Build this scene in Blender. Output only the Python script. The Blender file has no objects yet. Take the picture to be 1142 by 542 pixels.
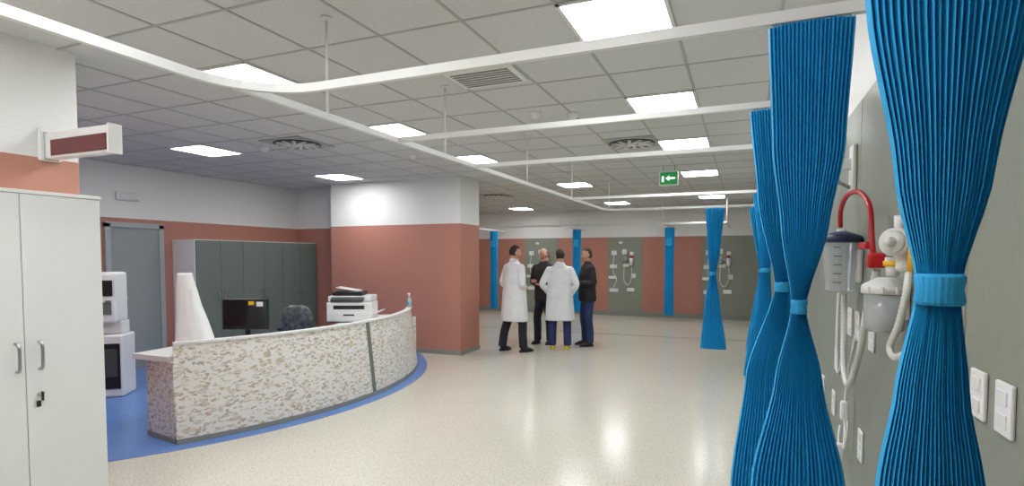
import bpy, bmesh, math, random
from mathutils import Vector, Matrix
from mathutils.bvhtree import BVHTree
random.seed(4)
sc = bpy.context.scene
sc.view_settings.view_transform = 'Standard'

# ---------------------------------------------------------------- materials
def lin(c):
    o = []
    for v in c:
        v = v / 255.0
        o.append(v / 12.92 if v <= 0.04045 else ((v + 0.055) / 1.055) ** 2.4)
    return (o[0], o[1], o[2], 1.0)

def new_mat(name):
    m = bpy.data.materials.new(name)
    m.use_nodes = True
    nt = m.node_tree
    b = nt.nodes['Principled BSDF']
    return m, nt, b

def plain(name, col, rough=0.5, metal=0.0, var=0.06, scale=8.0, bump=0.0, bscale=60.0, spec=0.5):
    m, nt, b = new_mat(name)
    tc = nt.nodes.new('ShaderNodeTexCoord')
    n = nt.nodes.new('ShaderNodeTexNoise'); n.inputs['Scale'].default_value = scale
    n.inputs['Detail'].default_value = 4
    nt.links.new(tc.outputs['Object'], n.inputs['Vector'])
    r = nt.nodes.new('ShaderNodeValToRGB')
    c = lin(col)
    r.color_ramp.elements[0].position = 0.3
    r.color_ramp.elements[1].position = 0.7
    r.color_ramp.elements[0].color = tuple(max(0, x * (1 - var)) for x in c[:3]) + (1,)
    r.color_ramp.elements[1].color = tuple(min(1, x * (1 + var)) for x in c[:3]) + (1,)
    nt.links.new(n.outputs['Fac'], r.inputs['Fac'])
    nt.links.new(r.outputs['Color'], b.inputs['Base Color'])
    b.inputs['Roughness'].default_value = rough
    b.inputs['Metallic'].default_value = metal
    b.inputs['Specular IOR Level'].default_value = spec
    if bump > 0:
        n2 = nt.nodes.new('ShaderNodeTexNoise'); n2.inputs['Scale'].default_value = bscale
        nt.links.new(tc.outputs['Object'], n2.inputs['Vector'])
        bp = nt.nodes.new('ShaderNodeBump'); bp.inputs['Strength'].default_value = bump
        bp.inputs['Distance'].default_value = 0.01
        nt.links.new(n2.outputs['Fac'], bp.inputs['Height'])
        nt.links.new(bp.outputs['Normal'], b.inputs['Normal'])
    return m

def emis(name, col, s):
    m, nt, b = new_mat(name)
    b.inputs['Base Color'].default_value = lin(col)
    b.inputs['Emission Color'].default_value = lin(col)
    b.inputs['Emission Strength'].default_value = s
    return m

def two_tone(name, low, high, z0):
    m, nt, b = new_mat(name)
    g = nt.nodes.new('ShaderNodeNewGeometry')
    s = nt.nodes.new('ShaderNodeSeparateXYZ')
    nt.links.new(g.outputs['Position'], s.inputs[0])
    c = nt.nodes.new('ShaderNodeMath'); c.operation = 'GREATER_THAN'; c.inputs[1].default_value = z0
    nt.links.new(s.outputs['Z'], c.inputs[0])
    n = nt.nodes.new('ShaderNodeTexNoise'); n.inputs['Scale'].default_value = 90; n.inputs['Detail'].default_value = 3
    nt.links.new(g.outputs['Position'], n.inputs['Vector'])
    mx = nt.nodes.new('ShaderNodeMix'); mx.data_type = 'RGBA'
    nt.links.new(c.outputs[0], mx.inputs[0])
    mx.inputs[6].default_value = lin(low); mx.inputs[7].default_value = lin(high)
    mv = nt.nodes.new('ShaderNodeMapRange')
    mv.inputs['To Min'].default_value = 0.92; mv.inputs['To Max'].default_value = 1.07
    nt.links.new(n.outputs['Fac'], mv.inputs['Value'])
    mm = nt.nodes.new('ShaderNodeMix'); mm.data_type = 'RGBA'; mm.blend_type = 'MULTIPLY'
    mm.inputs[0].default_value = 1.0
    nt.links.new(mx.outputs[2], mm.inputs[6]); nt.links.new(mv.outputs[0], mm.inputs[7])
    nt.links.new(mm.outputs[2], b.inputs['Base Color'])
    b.inputs['Roughness'].default_value = 0.6
    return m

def speckle(name, base, spots, scale, amount, rough, low=None):
    m, nt, b = new_mat(name)
    tc = nt.nodes.new('ShaderNodeTexCoord')
    prev = None
    n0 = nt.nodes.new('ShaderNodeTexNoise'); n0.inputs['Scale'].default_value = 0.7
    nt.links.new(tc.outputs['Object'], n0.inputs['Vector'])
    r0 = nt.nodes.new('ShaderNodeValToRGB')
    c = lin(base)
    r0.color_ramp.elements[0].color = tuple(x * 0.95 for x in c[:3]) + (1,)
    r0.color_ramp.elements[1].color = tuple(min(1, x * 1.04) for x in c[:3]) + (1,)
    nt.links.new(n0.outputs['Fac'], r0.inputs['Fac'])
    prev = r0.outputs['Color']
    for i, sp in enumerate(spots):
        n = nt.nodes.new('ShaderNodeTexNoise'); n.inputs['Scale'].default_value = scale * (1 + 0.3 * i)
        n.inputs['Detail'].default_value = 2
        mp = nt.nodes.new('ShaderNodeMapping'); mp.inputs['Location'].default_value = (3.1 * i, 7.7 * i, 0)
        nt.links.new(tc.outputs['Object'], mp.inputs['Vector']); nt.links.new(mp.outputs[0], n.inputs['Vector'])
        r = nt.nodes.new('ShaderNodeValToRGB')
        r.color_ramp.elements[0].position = 1 - amount; r.color_ramp.elements[0].color = (0, 0, 0, 1)
        r.color_ramp.elements[1].position = min(1, 1 - amount + 0.06); r.color_ramp.elements[1].color = (1, 1, 1, 1)
        nt.links.new(n.outputs['Fac'], r.inputs['Fac'])
        mx = nt.nodes.new('ShaderNodeMix'); mx.data_type = 'RGBA'
        nt.links.new(r.outputs['Color'], mx.inputs[0])
        nt.links.new(prev, mx.inputs[6]); mx.inputs[7].default_value = lin(sp)
        prev = mx.outputs[2]
    nt.links.new(prev, b.inputs['Base Color'])
    b.inputs['Roughness'].default_value = rough
    return m

def leaf_mosaic(name):
    m, nt, b = new_mat(name)
    tc = nt.nodes.new('ShaderNodeTexCoord')
    nz = nt.nodes.new('ShaderNodeTexNoise'); nz.inputs['Scale'].default_value = 18
    nt.links.new(tc.outputs['Object'], nz.inputs['Vector'])
    add = nt.nodes.new('ShaderNodeMix'); add.data_type = 'RGBA'; add.blend_type = 'LINEAR_LIGHT'
    add.inputs[0].default_value = 0.03
    nt.links.new(tc.outputs['Object'], add.inputs[6]); nt.links.new(nz.outputs['Color'], add.inputs[7])
    base = lin((222, 220, 216)); prev = None
    for i, (ang, cols) in enumerate([(0.7, [(182, 166, 148), (202, 192, 174), (186, 182, 178)]),
                                     (-0.6, [(192, 176, 154), (170, 166, 162), (206, 196, 178)]),
                                     (1.5, [(208, 200, 188), (184, 168, 152), (194, 190, 186)])]):
        mp = nt.nodes.new('ShaderNodeMapping')
        mp.inputs['Rotation'].default_value = (ang, 0.3 * i, 0.2)
        mp.inputs['Location'].default_value = (i * 3.3, i * 1.7, i * 5.1)
        mp.inputs['Scale'].default_value = (18, 12, 32)
        nt.links.new(add.outputs[2], mp.inputs['Vector'])
        v = nt.nodes.new('ShaderNodeTexVoronoi'); v.inputs['Scale'].default_value = 1.0
        nt.links.new(mp.outputs[0], v.inputs['Vector'])
        r = nt.nodes.new('ShaderNodeValToRGB'); r.color_ramp.interpolation = 'CONSTANT'
        r.color_ramp.elements[0].color = (1, 1, 1, 1)
        r.color_ramp.elements[1].position = 0.33; r.color_ramp.elements[1].color = (0, 0, 0, 1)
        nt.links.new(v.outputs['Distance'], r.inputs['Fac'])
        cr = nt.nodes.new('ShaderNodeValToRGB'); cr.color_ramp.interpolation = 'CONSTANT'
        cr.color_ramp.elements[0].color = lin(cols[0])
        cr.color_ramp.elements[1].position = 0.4; cr.color_ramp.elements[1].color = lin(cols[1])
        e = cr.color_ramp.elements.new(0.65); e.color = lin(cols[2])
        sx = nt.nodes.new('ShaderNodeSeparateColor')
        nt.links.new(v.outputs['Color'], sx.inputs[0]); nt.links.new(sx.outputs[0], cr.inputs['Fac'])
        mx = nt.nodes.new('ShaderNodeMix'); mx.data_type = 'RGBA'
        nt.links.new(r.outputs['Color'], mx.inputs[0])
        if prev is None: mx.inputs[6].default_value = base
        else: nt.links.new(prev, mx.inputs[6])
        nt.links.new(cr.outputs['Color'], mx.inputs[7])
        prev = mx.outputs[2]
    nt.links.new(prev, b.inputs['Base Color'])
    b.inputs['Roughness'].default_value = 0.35
    return m

WHITE = (231, 231, 228); TERRA = (182, 124, 108)
M = {}
M['wall'] = two_tone('wall_paint', TERRA, WHITE, 2.15)
M['wall_near'] = two_tone('wall_paint_near', (190, 134, 116), WHITE, 2.21)
M['wall_white'] = plain('white_paint', WHITE, 0.6, var=0.02)
M['green'] = plain('grey_green_laminate', (138, 143, 129), 0.45, var=0.04, scale=30)
M['ceil'] = plain('ceiling_tile', (206, 207, 205), 0.9, var=0.04, scale=40, bump=0.2, bscale=200)
M['tbar'] = plain('ceiling_tbar', (170, 171, 170), 0.5, var=0.01)
M['floor'] = speckle('vinyl_floor', (208, 203, 188), [(184, 176, 157), (222, 219, 210)], 60, 0.43, 0.19)
M['blue_floor'] = speckle('blue_vinyl', (96, 136, 200), [(80, 116, 182), (120, 156, 212)], 60, 0.42, 0.3)
M['grey_trim'] = plain('grey_trim', (134, 136, 130), 0.5, var=0.02)
M['white'] = plain('white_plastic', (232, 232, 230), 0.35, var=0.01)
M['offwhite'] = plain('offwhite_laminate', (226, 227, 226), 0.4, var=0.015, scale=3)
M['rail'] = plain('white_rail_aluminium', (226, 227, 224), 0.4, var=0.01)
M['cab_grey'] = plain('grey_laminate', (108, 118, 110), 0.4, var=0.03, scale=3)
M['dark'] = plain('dark_plastic', (28, 29, 32), 0.35, var=0.1)
M['seam'] = plain('dark_seam', (70, 70, 68), 0.7, var=0.05)
M['metal'] = plain('brushed_metal', (170, 172, 172), 0.3, metal=0.9, var=0.04)
M['door'] = plain('door_grey', (142, 148, 147), 0.5, var=0.02)
M['frame'] = plain('door_frame', (166, 170, 170), 0.4, var=0.02)
M['mosaic'] = leaf_mosaic('leaf_mosaic_laminate')
M['curtain'] = plain('blue_curtain_cloth', (36, 160, 216), 0.6, var=0.03, scale=3, spec=0.35)
M['tie'] = plain('curtain_tie_cloth', (48, 152, 206), 0.75, var=0.05, scale=40, spec=0.2)
M['wrap'] = plain('clear_wrapped_plastic', (92, 96, 100), 0.25, var=0.5, scale=18, bump=0.6, bscale=25)
M['red'] = plain('red_rubber', (190, 25, 30), 0.35, var=0.08)
M['darkred'] = plain('dark_red_display', (100, 30, 34), 0.3, var=0.15)
M['yellow'] = plain('yellow_plastic', (235, 180, 30), 0.4, var=0.05)
M['navy'] = plain('navy_plastic', (32, 44, 78), 0.4, var=0.05)
M['exit'] = emis('exit_green', (20, 120, 60), 0.6)
M['exitw'] = emis('exit_white', (235, 245, 235), 0.9)
M['panel'] = emis('led_panel', (249, 251, 253), 23.5)
M['screen'] = plain('screen_glass', (20, 22, 26), 0.12, var=0.1)
M['paper'] = plain('white_paper', (238, 238, 236), 0.8, var=0.02)
M['tube'] = plain('clear_white_tube', (216, 218, 212), 0.3, var=0.05)
M['skin'] = plain('skin', (196, 148, 124), 0.55, var=0.05)
M['hair'] = plain('dark_grey_hair', (48, 42, 40), 0.8, var=0.3, scale=60)
M['hair_grey'] = plain('grey_hair', (95, 90, 86), 0.8, var=0.3, scale=60)
M['coat'] = plain('white_coat_cloth', (222, 223, 226), 0.8, var=0.05, scale=9, bump=0.6, bscale=9)
M['blk'] = plain('black_jacket', (30, 31, 36), 0.8, var=0.25, scale=10, bump=0.4, bscale=10)
M['jacket2'] = plain('dark_olive_jacket', (44, 42, 42), 0.8, var=0.25, scale=10, bump=0.4, bscale=10)
M['trs_dark'] = plain('dark_trousers', (30, 32, 42), 0.8, var=0.2, scale=10)
M['trs_blue'] = plain('blue_trousers', (36, 52, 98), 0.8, var=0.2, scale=10)
M['shoe'] = plain('black_shoe', (20, 19, 19), 0.4, var=0.2)
M['shoe_y'] = plain('yellow_shoe_cover', (214, 196, 60), 0.6, var=0.1)
M['eye'] = plain('eye', (35, 28, 25), 0.2, var=0.1)
M['lip'] = plain('lips', (160, 95, 85), 0.5, var=0.05)
m, nt, b = new_mat('frosted_jar')
b.inputs['Base Color'].default_value = lin((204, 210, 212)); b.inputs['Roughness'].default_value = 0.15
b.inputs['Transmission Weight'].default_value = 0.35; b.inputs['Alpha'].default_value = 0.72
M['jar'] = m

# ---------------------------------------------------------------- builder
class B:
    def __init__(s, name):
        s.name = name; s.bm = bmesh.new(); s.mats = []
    def mi(s, k):
        if k not in s.mats: s.mats.append(k)
        return s.mats.index(k)
    def add(s, verts, faces, mat, smooth=False, mx=None):
        i = s.mi(mat)
        vs = [s.bm.verts.new((mx @ Vector(v)) if mx else Vector(v)) for v in verts]
        for f in faces:
            try:
                fc = s.bm.faces.new([vs[k] for k in f]); fc.material_index = i; fc.smooth = smooth
            except ValueError: pass
        return s
    def box(s, c, size, mat, bevel=0.0, rz=0.0, rx=0.0, ry=0.0, mx=None):
        t = bmesh.new(); bmesh.ops.create_cube(t, size=1)
        for v in t.verts: v.co = Vector((v.co.x * size[0], v.co.y * size[1], v.co.z * size[2]))
        if bevel > 0:
            bmesh.ops.bevel(t, geom=t.edges[:], offset=min(bevel, min(size) * 0.45), segments=2, affect='EDGES', profile=0.5)
        mm = Matrix.Translation(Vector(c)) @ Matrix.Rotation(rz, 4, 'Z') @ Matrix.Rotation(ry, 4, 'Y') @ Matrix.Rotation(rx, 4, 'X')
        if mx: mm = mx @ mm
        t.verts.index_update()
        s.add([v.co[:] for v in t.verts], [[v.index for v in f.verts] for f in t.faces], mat, False, mm)
        t.free(); return s
    def bb(s, x0, x1, y0, y1, z0, z1, mat, bevel=0.0):
        return s.box(((x0 + x1) / 2, (y0 + y1) / 2, (z0 + z1) / 2), (abs(x1 - x0), abs(y1 - y0), abs(z1 - z0)), mat, bevel)
    def lathe(s, prof, mat, mx=None, n=24, smooth=True):
        vs = []; fs = []
        for (r, z) in prof:
            for k in range(n):
                a = 2 * math.pi * k / n
                vs.append((r * math.cos(a), r * math.sin(a), z))
        for j in range(len(prof) - 1):
            for k in range(n):
                fs.append([j * n + k, j * n + (k + 1) % n, (j + 1) * n + (k + 1) % n, (j + 1) * n + k])
        fs.append(list(range(n))[::-1]); fs.append([(len(prof) - 1) * n + k for k in range(n)])
        return s.add(vs, fs, mat, smooth, mx)
    def cyl(s, p1, p2, r, mat, r2=None, n=16):
        p1 = Vector(p1); p2 = Vector(p2); d = p2 - p1
        mm = Matrix.Translation(p1) @ d.to_track_quat('Z', 'Y').to_matrix().to_4x4()
        return s.lathe([(r, 0), (r if r2 is None else r2, d.length)], mat, mm, n)
    def sphere(s, c, rad, mat, n=16, mx=None, fn=None, keep=None):
        if not isinstance(rad, (tuple, list)): rad = (rad,) * 3
        vs = []; fs = []; m2 = n // 2 + 2
        vs.append((0, 0, 1))
        for j in range(1, m2):
            ph = math.pi * j / m2
            for k in range(n):
                a = 2 * math.pi * k / n
                vs.append((math.sin(ph) * math.cos(a), math.sin(ph) * math.sin(a), math.cos(ph)))
        vs.append((0, 0, -1))
        for k in range(n): fs.append([0, 1 + k, 1 + (k + 1) % n])
        for j in range(m2 - 2):
            for k in range(n):
                fs.append([1 + j * n + k, 1 + (j + 1) * n + k, 1 + (j + 1) * n + (k + 1) % n, 1 + j * n + (k + 1) % n])
        L = len(vs) - 1; o = 1 + (m2 - 2) * n
        for k in range(n): fs.append([L, o + (k + 1) % n, o + k])
        if keep:
            fs = [f for f in fs if keep(sum((Vector(vs[i]) for i in f), Vector()) / len(f))]
        if fn: vs = [fn(Vector(v)) for v in vs]
        out = [(v[0] * rad[0] + c[0], v[1] * rad[1] + c[1], v[2] * rad[2] + c[2]) for v in vs]
        return s.add(out, fs, mat, True, mx)
    def loft(s, rings, mat, n=24, mx=None, wave=None):
        vs = []; fs = []
        for j, (cx, cy, cz, rx, ry) in enumerate(rings):
            for k in range(n):
                a = 2 * math.pi * k / n
                w = 1.0
                if wave: w = 1 + wave(cz, a)
                vs.append((cx + rx * w * math.cos(a), cy + ry * w * math.sin(a), cz))
        for j in range(len(rings) - 1):
            for k in range(n):
                fs.append([j * n + k, j * n + (k + 1) % n, (j + 1) * n + (k + 1) % n, (j + 1) * n + k])
        fs.append(list(range(n))[::-1]); fs.append([(len(rings) - 1) * n + k for k in range(n)])
        return s.add(vs, fs, mat, True, mx)
    def tube(s, pts, rad, mat, n=10, sm=0, mx=None, ribs=0.0):
        pts = [Vector(p) for p in pts]
        rads = rad if isinstance(rad, (list, tuple)) else [rad] * len(pts)
        if sm:
            P = []; R = []
            N = len(pts)
            for i in range(N - 1):
                p0 = pts[max(i - 1, 0)]; p1 = pts[i]; p2 = pts[i + 1]; p3 = pts[min(i + 2, N - 1)]
                for q in range(sm):
                    t = q / sm
                    P.append(0.5 * ((2 * p1) + (p2 - p0) * t + (2 * p0 - 5 * p1 + 4 * p2 - p3) * t * t + (3 * p1 - p0 - 3 * p2 + p3) * t ** 3))
                    R.append(rads[i] * (1 - t) + rads[i + 1] * t)
            P.append(pts[-1]); R.append(rads[-1]); pts, rads = P, R
        if ribs:
            rads = [r_ * (1 + (ribs if i % 2 else -ribs)) for i, r_ in enumerate(rads)]
        vs = []; fs = []; up = None
        for i, p in enumerate(pts):
            d = (pts[min(i + 1, len(pts) - 1)] - pts[max(i - 1, 0)]).normalized()
            if up is None:
                up = Vector((0, 0, 1)) if abs(d.z) < 0.9 else Vector((0, 1, 0))
            sx = d.cross(up).normalized(); up = sx.cross(d).normalized()
            for k in range(n):
                a = 2 * math.pi * k / n
                vs.append(p + (sx * math.cos(a) + up * math.sin(a)) * rads[i])
        for j in range(len(pts) - 1):
            for k in range(n):
                fs.append([j * n + k, j * n + (k + 1) % n, (j + 1) * n + (k + 1) % n, (j + 1) * n + k])
        fs.append(list(range(n))[::-1]); fs.append([(len(pts) - 1) * n + k for k in range(n)])
        return s.add([tuple(v) for v in vs], fs, mat, True, mx)
    def rail(s, pts, w, h, mat):
        pts = [Vector(p) for p in pts]; vs = []; fs = []
        for i, p in enumerate(pts):
            d = (pts[min(i + 1, len(pts) - 1)] - pts[max(i - 1, 0)]).normalized()
            nn = Vector((-d.y, d.x, 0)).normalized() * w / 2
            for q in (p + nn + Vector((0, 0, h / 2)), p - nn + Vector((0, 0, h / 2)), p - nn - Vector((0, 0, h / 2)), p + nn - Vector((0, 0, h / 2))):
                vs.append(tuple(q))
        for j in range(len(pts) - 1):
            for k in range(4):
                fs.append([j * 4 + k, j * 4 + (k + 1) % 4, (j + 1) * 4 + (k + 1) % 4, (j + 1) * 4 + k])
        fs.append([0, 1, 2, 3]); L = (len(pts) - 1) * 4; fs.append([L + 3, L + 2, L + 1, L])
        return s.add(vs, fs, mat)
    def prism(s, poly, z0, z1, mat):
        n = len(poly)
        vs = [(p[0], p[1], z0) for p in poly] + [(p[0], p[1], z1) for p in poly]
        fs = [list(range(n))[::-1], list(range(n, 2 * n))] + [[k, (k + 1) % n, n + (k + 1) % n, n + k] for k in range(n)]
        return s.add(vs, fs, mat)
    def done(s, parent=None, fixn=True, origin=None):
        if fixn: bmesh.ops.recalc_face_normals(s.bm, faces=s.bm.faces[:])
        me = bpy.data.meshes.new(s.name); s.bm.to_mesh(me); s.bm.free()
        for k in s.mats: me.materials.append(M[k])
        o = bpy.data.objects.new(s.name, me); sc.collection.objects.link(o)
        if parent: o.parent = parent
        return o

XW = 0.45; H = 2.9; YB = 15.2

# ---------------------------------------------------------------- room shell
B('floor').bb(-9.2, XW + 0.12, -2.3, YB + 0.12, -0.1, 0.0, 'floor').done()
B('ceiling').bb(-9.2, XW + 0.12, -2.3, YB + 0.12, H, H + 0.1, 'ceil').done()
g = B('ceiling_grid')
x = -0.645 + 0.27 + 0.54
while x > -9.0:
    if x < XW: g.bb(x - 0.009, x + 0.009, -2.2, YB, H - 0.004, H, 'tbar')
    x -= 0.54
y = 3.07 + 0.3 - 0.6 * 9
while y < YB:
    g.bb(-9.0, XW, y - 0.009, y + 0.009, H - 0.0035, H, 'tbar'); y += 0.6
g.done()
B('wall_right').bb(XW, XW + 0.12, -2.3, YB, 0, H, 'wall_white').done()
w = B('trim_1')   # green wall cladding on right wall
yy = -2.2
while yy < YB - 0.1:
    y2 = min(yy + 1.22, YB - 0.06)
    w.bb(XW - 0.012, XW, yy + 0.003, y2 - 0.003, 0.1, 2.25, 'green', 0.002); yy += 1.22
w.done()
B('baseboard_right').bb(XW - 0.02, XW, -2.2, YB, 0, 0.1, 'grey_trim').done()
B('wall_back').bb(-9.2, XW, YB, YB + 0.12, 0, H, 'wall').done()
B('baseboard_back').bb(-9.0, XW - 0.02, YB - 0.025, YB, 0, 0.12, 'grey_trim').done()
B('wall_rear').bb(-4.1, XW, -2.3, -2.2, 0, H, 'wall_near').done()
B('wall_near_left').bb(-4.10, -3.98, -2.2, 2.27, 0, H, 'wall_near').done()
B('wall_station_front').bb(-8.05, -4.10, 2.15, 2.27, 0, H, 'wall').done()
B('wall_left').bb(-8.17, -8.05, 2.15, 8.57, 0, H, 'wall').done()
B('wall_station_back').bb(-8.05, -6.85, 8.45, 8.57, 0, H, 'wall').done()
B('wall_partition').bb(-6.85, -4.24, 8.0, 8.7, 0, H, 'wall').done()
B('baseboard_partition').bb(-6.85, -4.225, 7.985, 8.7, 0, 0.07, 'grey_trim').done()
B('wall_far_left').bb(-9.2, -9.0, 8.57, YB, 0, H, 'wall').done()
B('wall_far_front').bb(-9.0, -6.85, 8.57, 8.7, 0, H, 'wall').done()
p = B('trim_2')
for x0, x1 in ((-8.4, -7.4), (-5.93, -4.9), (-3.45, -2.52), (-0.99, XW - 0.03)):
    p.bb(x0, x1, YB - 0.012, YB, 0.12, 2.15, 'green')
p.done()
B('trim_3').bb(-8.9, XW - 0.02, 11.45, 11.50, 0, 0.004, 'grey_trim').done()

# blue floor zone
cx, cy = -7.67, 5.1
poly = []
for k in range(0, 61):
    a = math.radians(-46 + k * (94.2) / 60)
    px = cx + 3.9 * math.cos(a); py = cy + 3.9 * math.sin(a)
    poly.append((px, min(py, 7.98)))
poly += [(-8.04, 7.98), (-8.04, 2.3)]
B('floor_blue_zone').prism(poly, 0, 0.004, 'blue_floor').done()

# door
d = B('door_1')
d.bb(-8.048, -8.0, 4.86, 4.93, 0, 2.07, 'frame'); d.bb(-8.048, -8.0, 5.62, 5.69, 0, 2.07, 'frame')
d.bb(-8.048, -8.0, 4.86, 5.69, 2.02, 2.09, 'frame')
d.bb(-8.048, -8.02, 4.93, 5.62, 0.005, 2.02, 'door')
d.cyl((-8.02, 5.02, 1.03), (-7.97, 5.02, 1.03), 0.02, 'metal'); d.box((-7.965, 5.07, 1.03), (0.018, 0.13, 0.02), 'metal', 0.006)
d.done()
e = B('emergency_light')
e.box((-8.02, 5.19, 2.46), (0.058, 0.32, 0.12), 'white', 0.015); e.box((-7.985, 5.19, 2.455), (0.012, 0.26, 0.07), 'tube', 0.005)
e.done()

# ---------------------------------------------------------------- ceiling fixtures
lights = [(-0.645, 3.07), (-0.645, 4.87), (-0.645, 6.67), (-0.645, 9.07), (-0.645, 12.67),
          (-3.345, 3.07), (-3.345, 4.87), (-3.345, 6.67), (-6.045, 4.87), (-6.045, 7.27),
          (-2.805, 9.67), (-2.805, 13.27), (-5.505, 13.87), (-5.505, 10.27), (-7.665, 12.07),
          (-0.645, 0.67), (-3.345, 0.67), (-2.0, -0.8), (-6.045, 2.75), (-2.0, 1.0)]  # unseen panels added to brighten the room around the camera and the desk alcove
for (lx, ly) in lights:
    l = B('ceiling_light_panel')
    for sx in (-1, 1):
        l.bb(lx + sx * 0.262 - 0.01, lx + sx * 0.262 + 0.01, ly - 0.3, ly + 0.3, H - 0.014, H, 'white')
        l.bb(lx - 0.27, lx + 0.27, ly + sx * 0.29 - 0.01, ly + sx * 0.29 + 0.01, H - 0.014, H, 'white')
    l.bb(lx - 0.252, lx + 0.252, ly - 0.28, ly + 0.28, H - 0.010, H, 'panel')
    l.done()
for (vx, vy) in ((-4.70, 4.95), (-1.185, 6.37), (-4.8, 10.7)):
    v = B('round_air_diffuser')
    v.box((vx, vy, H - 0.008), (0.56, 0.58, 0.016), 'tbar', 0.003)
    v.lathe([(0.26, 0), (0.26, -0.008), (0.23, -0.010)], 'dark', Matrix.Translation((vx, vy, H - 0.014)), 32)
    for k in range(12):
        a = k * math.pi / 6
        v.box((vx + 0.155 * math.cos(a), vy + 0.155 * math.sin(a), H - 0.030), (0.16, 0.036, 0.008), 'rail', 0, rz=a + 0.2)
    v.lathe([(0.06, 0), (0.06, -0.012), (0.04, -0.016)], 'rail', Matrix.Translation((vx, vy, H - 0.024)))
    v.done()
v = B('square_air_grille')
v.box((-1.725, 3.67, H - 0.008), (0.52, 0.36, 0.016), 'rail', 0.004)
for q in range(7):
    v.box((-1.725, 3.67 - 0.135 + q * 0.045, H - 0.018), (0.44, 0.016, 0.006), 'grey_trim')
v.done()
for (sx_, sy_) in ((-1.75, 4.75), (-1.45, 4.9), (-5.25, 5.0), (-3.9, 6.1)):
    B('smoke_detector').lathe([(0.055, 0), (0.055, -0.02), (0.04, -0.035), (0.035, -0.05), (0.0, -0.052)], 'white', Matrix.Translation((sx_, sy_, H)), 20).done()

# exit sign hanging
ex = B('exit_sign')
EX, EY = -1.0, 8.2
ex.box((EX, EY, 2.72), (0.26, 0.04, 0.20), 'white', 0.006)
ex.box((EX, EY - 0.022, 2.72), (0.235, 0.004, 0.175), 'exit')
ex.box((EX + 0.045, EY - 0.026, 2.72), (0.09, 0.004, 0.025), 'exitw')
ex.add([(EX - 0.045, EY - 0.027, 2.72), (EX + 0.01, EY - 0.027, 2.76), (EX + 0.01, EY - 0.027, 2.68)], [[0, 1, 2]], 'exitw')
ex.box((EX - 0.08, EY - 0.026, 2.71), (0.03, 0.004, 0.08), 'exitw')
ex.cyl((EX - 0.08, EY, 2.81), (EX - 0.08, EY, H), 0.006, 'metal'); ex.cyl((EX + 0.08, EY, 2.81), (EX + 0.08, EY, H), 0.006, 'metal')
ex.done()

# ---------------------------------------------------------------- rails
RZ = 2.37
r = B('curtain_rail')
pts = [(-2.15, -2.2, RZ), (-2.15, 1.65, RZ)]
for k in range(1, 9):
    a = k * math.pi / 16
    pts.append((-2.15 + 0.36 * (1 - math.cos(a)), 1.66 + 0.36 * math.sin(a), RZ))
pts.append((XW, 2.02, RZ))
r.rail(pts, 0.026, 0.038, 'rail')
pts = [(-2.12, 1.86, RZ), (-2.09, 8.7, RZ)]
for k in range(1, 7):
    a = k * math.pi / 12
    pts.append((-2.09 + 0.3 * (1 - math.cos(a)), 8.7 + 0.3 * math.sin(a), RZ))
pts.append((XW, 9.0, RZ))
r.rail(pts, 0.026, 0.034, 'rail')
for yy in (3.12, 4.25, 7.1):
    r.rail([(-2.1, yy, RZ), (XW, yy, RZ)], 0.026, 0.032, 'rail')
r.rail([(-1.3, 1.0, RZ), (XW, 1.0, RZ)], 0.026, 0.036, 'rail')
for (rx_, ry_) in ((-2.11, 2.45), (-2.11, 3.75), (-2.1, 5.46), (-2.1, 7.1), (-2.0, 8.85), (-2.15, 0.3), (-1.25, 1.0)):
    r.cyl((rx_, ry_, RZ), (rx_, ry_, H), 0.008, 'rail', n=10)
    r.lathe([(0.03, 0), (0.03, -0.01), (0.01, -0.02)], 'rail', Matrix.Translation((rx_, ry_, H)), 14)
for yy in (1.0, 2.02, 3.12, 4.25, 7.1, 9.0):
    r.box((XW - 0.012, yy, RZ), (0.024, 0.07, 0.07), 'white', 0.008)
r.done()
r = B('curtain_rail')
r.rail([(-8.6, 13.0, RZ), (-0.35, 13.0, RZ)], 0.026, 0.04, 'rail')
for xx in (-6.55, -4.12, -1.72):
    r.rail([(xx, 13.0, RZ), (xx, YB, RZ)], 0.026, 0.04, 'rail')
    r.cyl((xx, 13.0, RZ), (xx, 13.0, H), 0.01, 'rail', n=8)
r.rail([(-0.35, 13.0, RZ), (-0.35, YB, RZ)], 0.026, 0.04, 'rail')
r.cyl((-0.35, 13.0, RZ), (-0.35, 13.0, H), 0.01, 'rail', n=8)
r.done()

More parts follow.
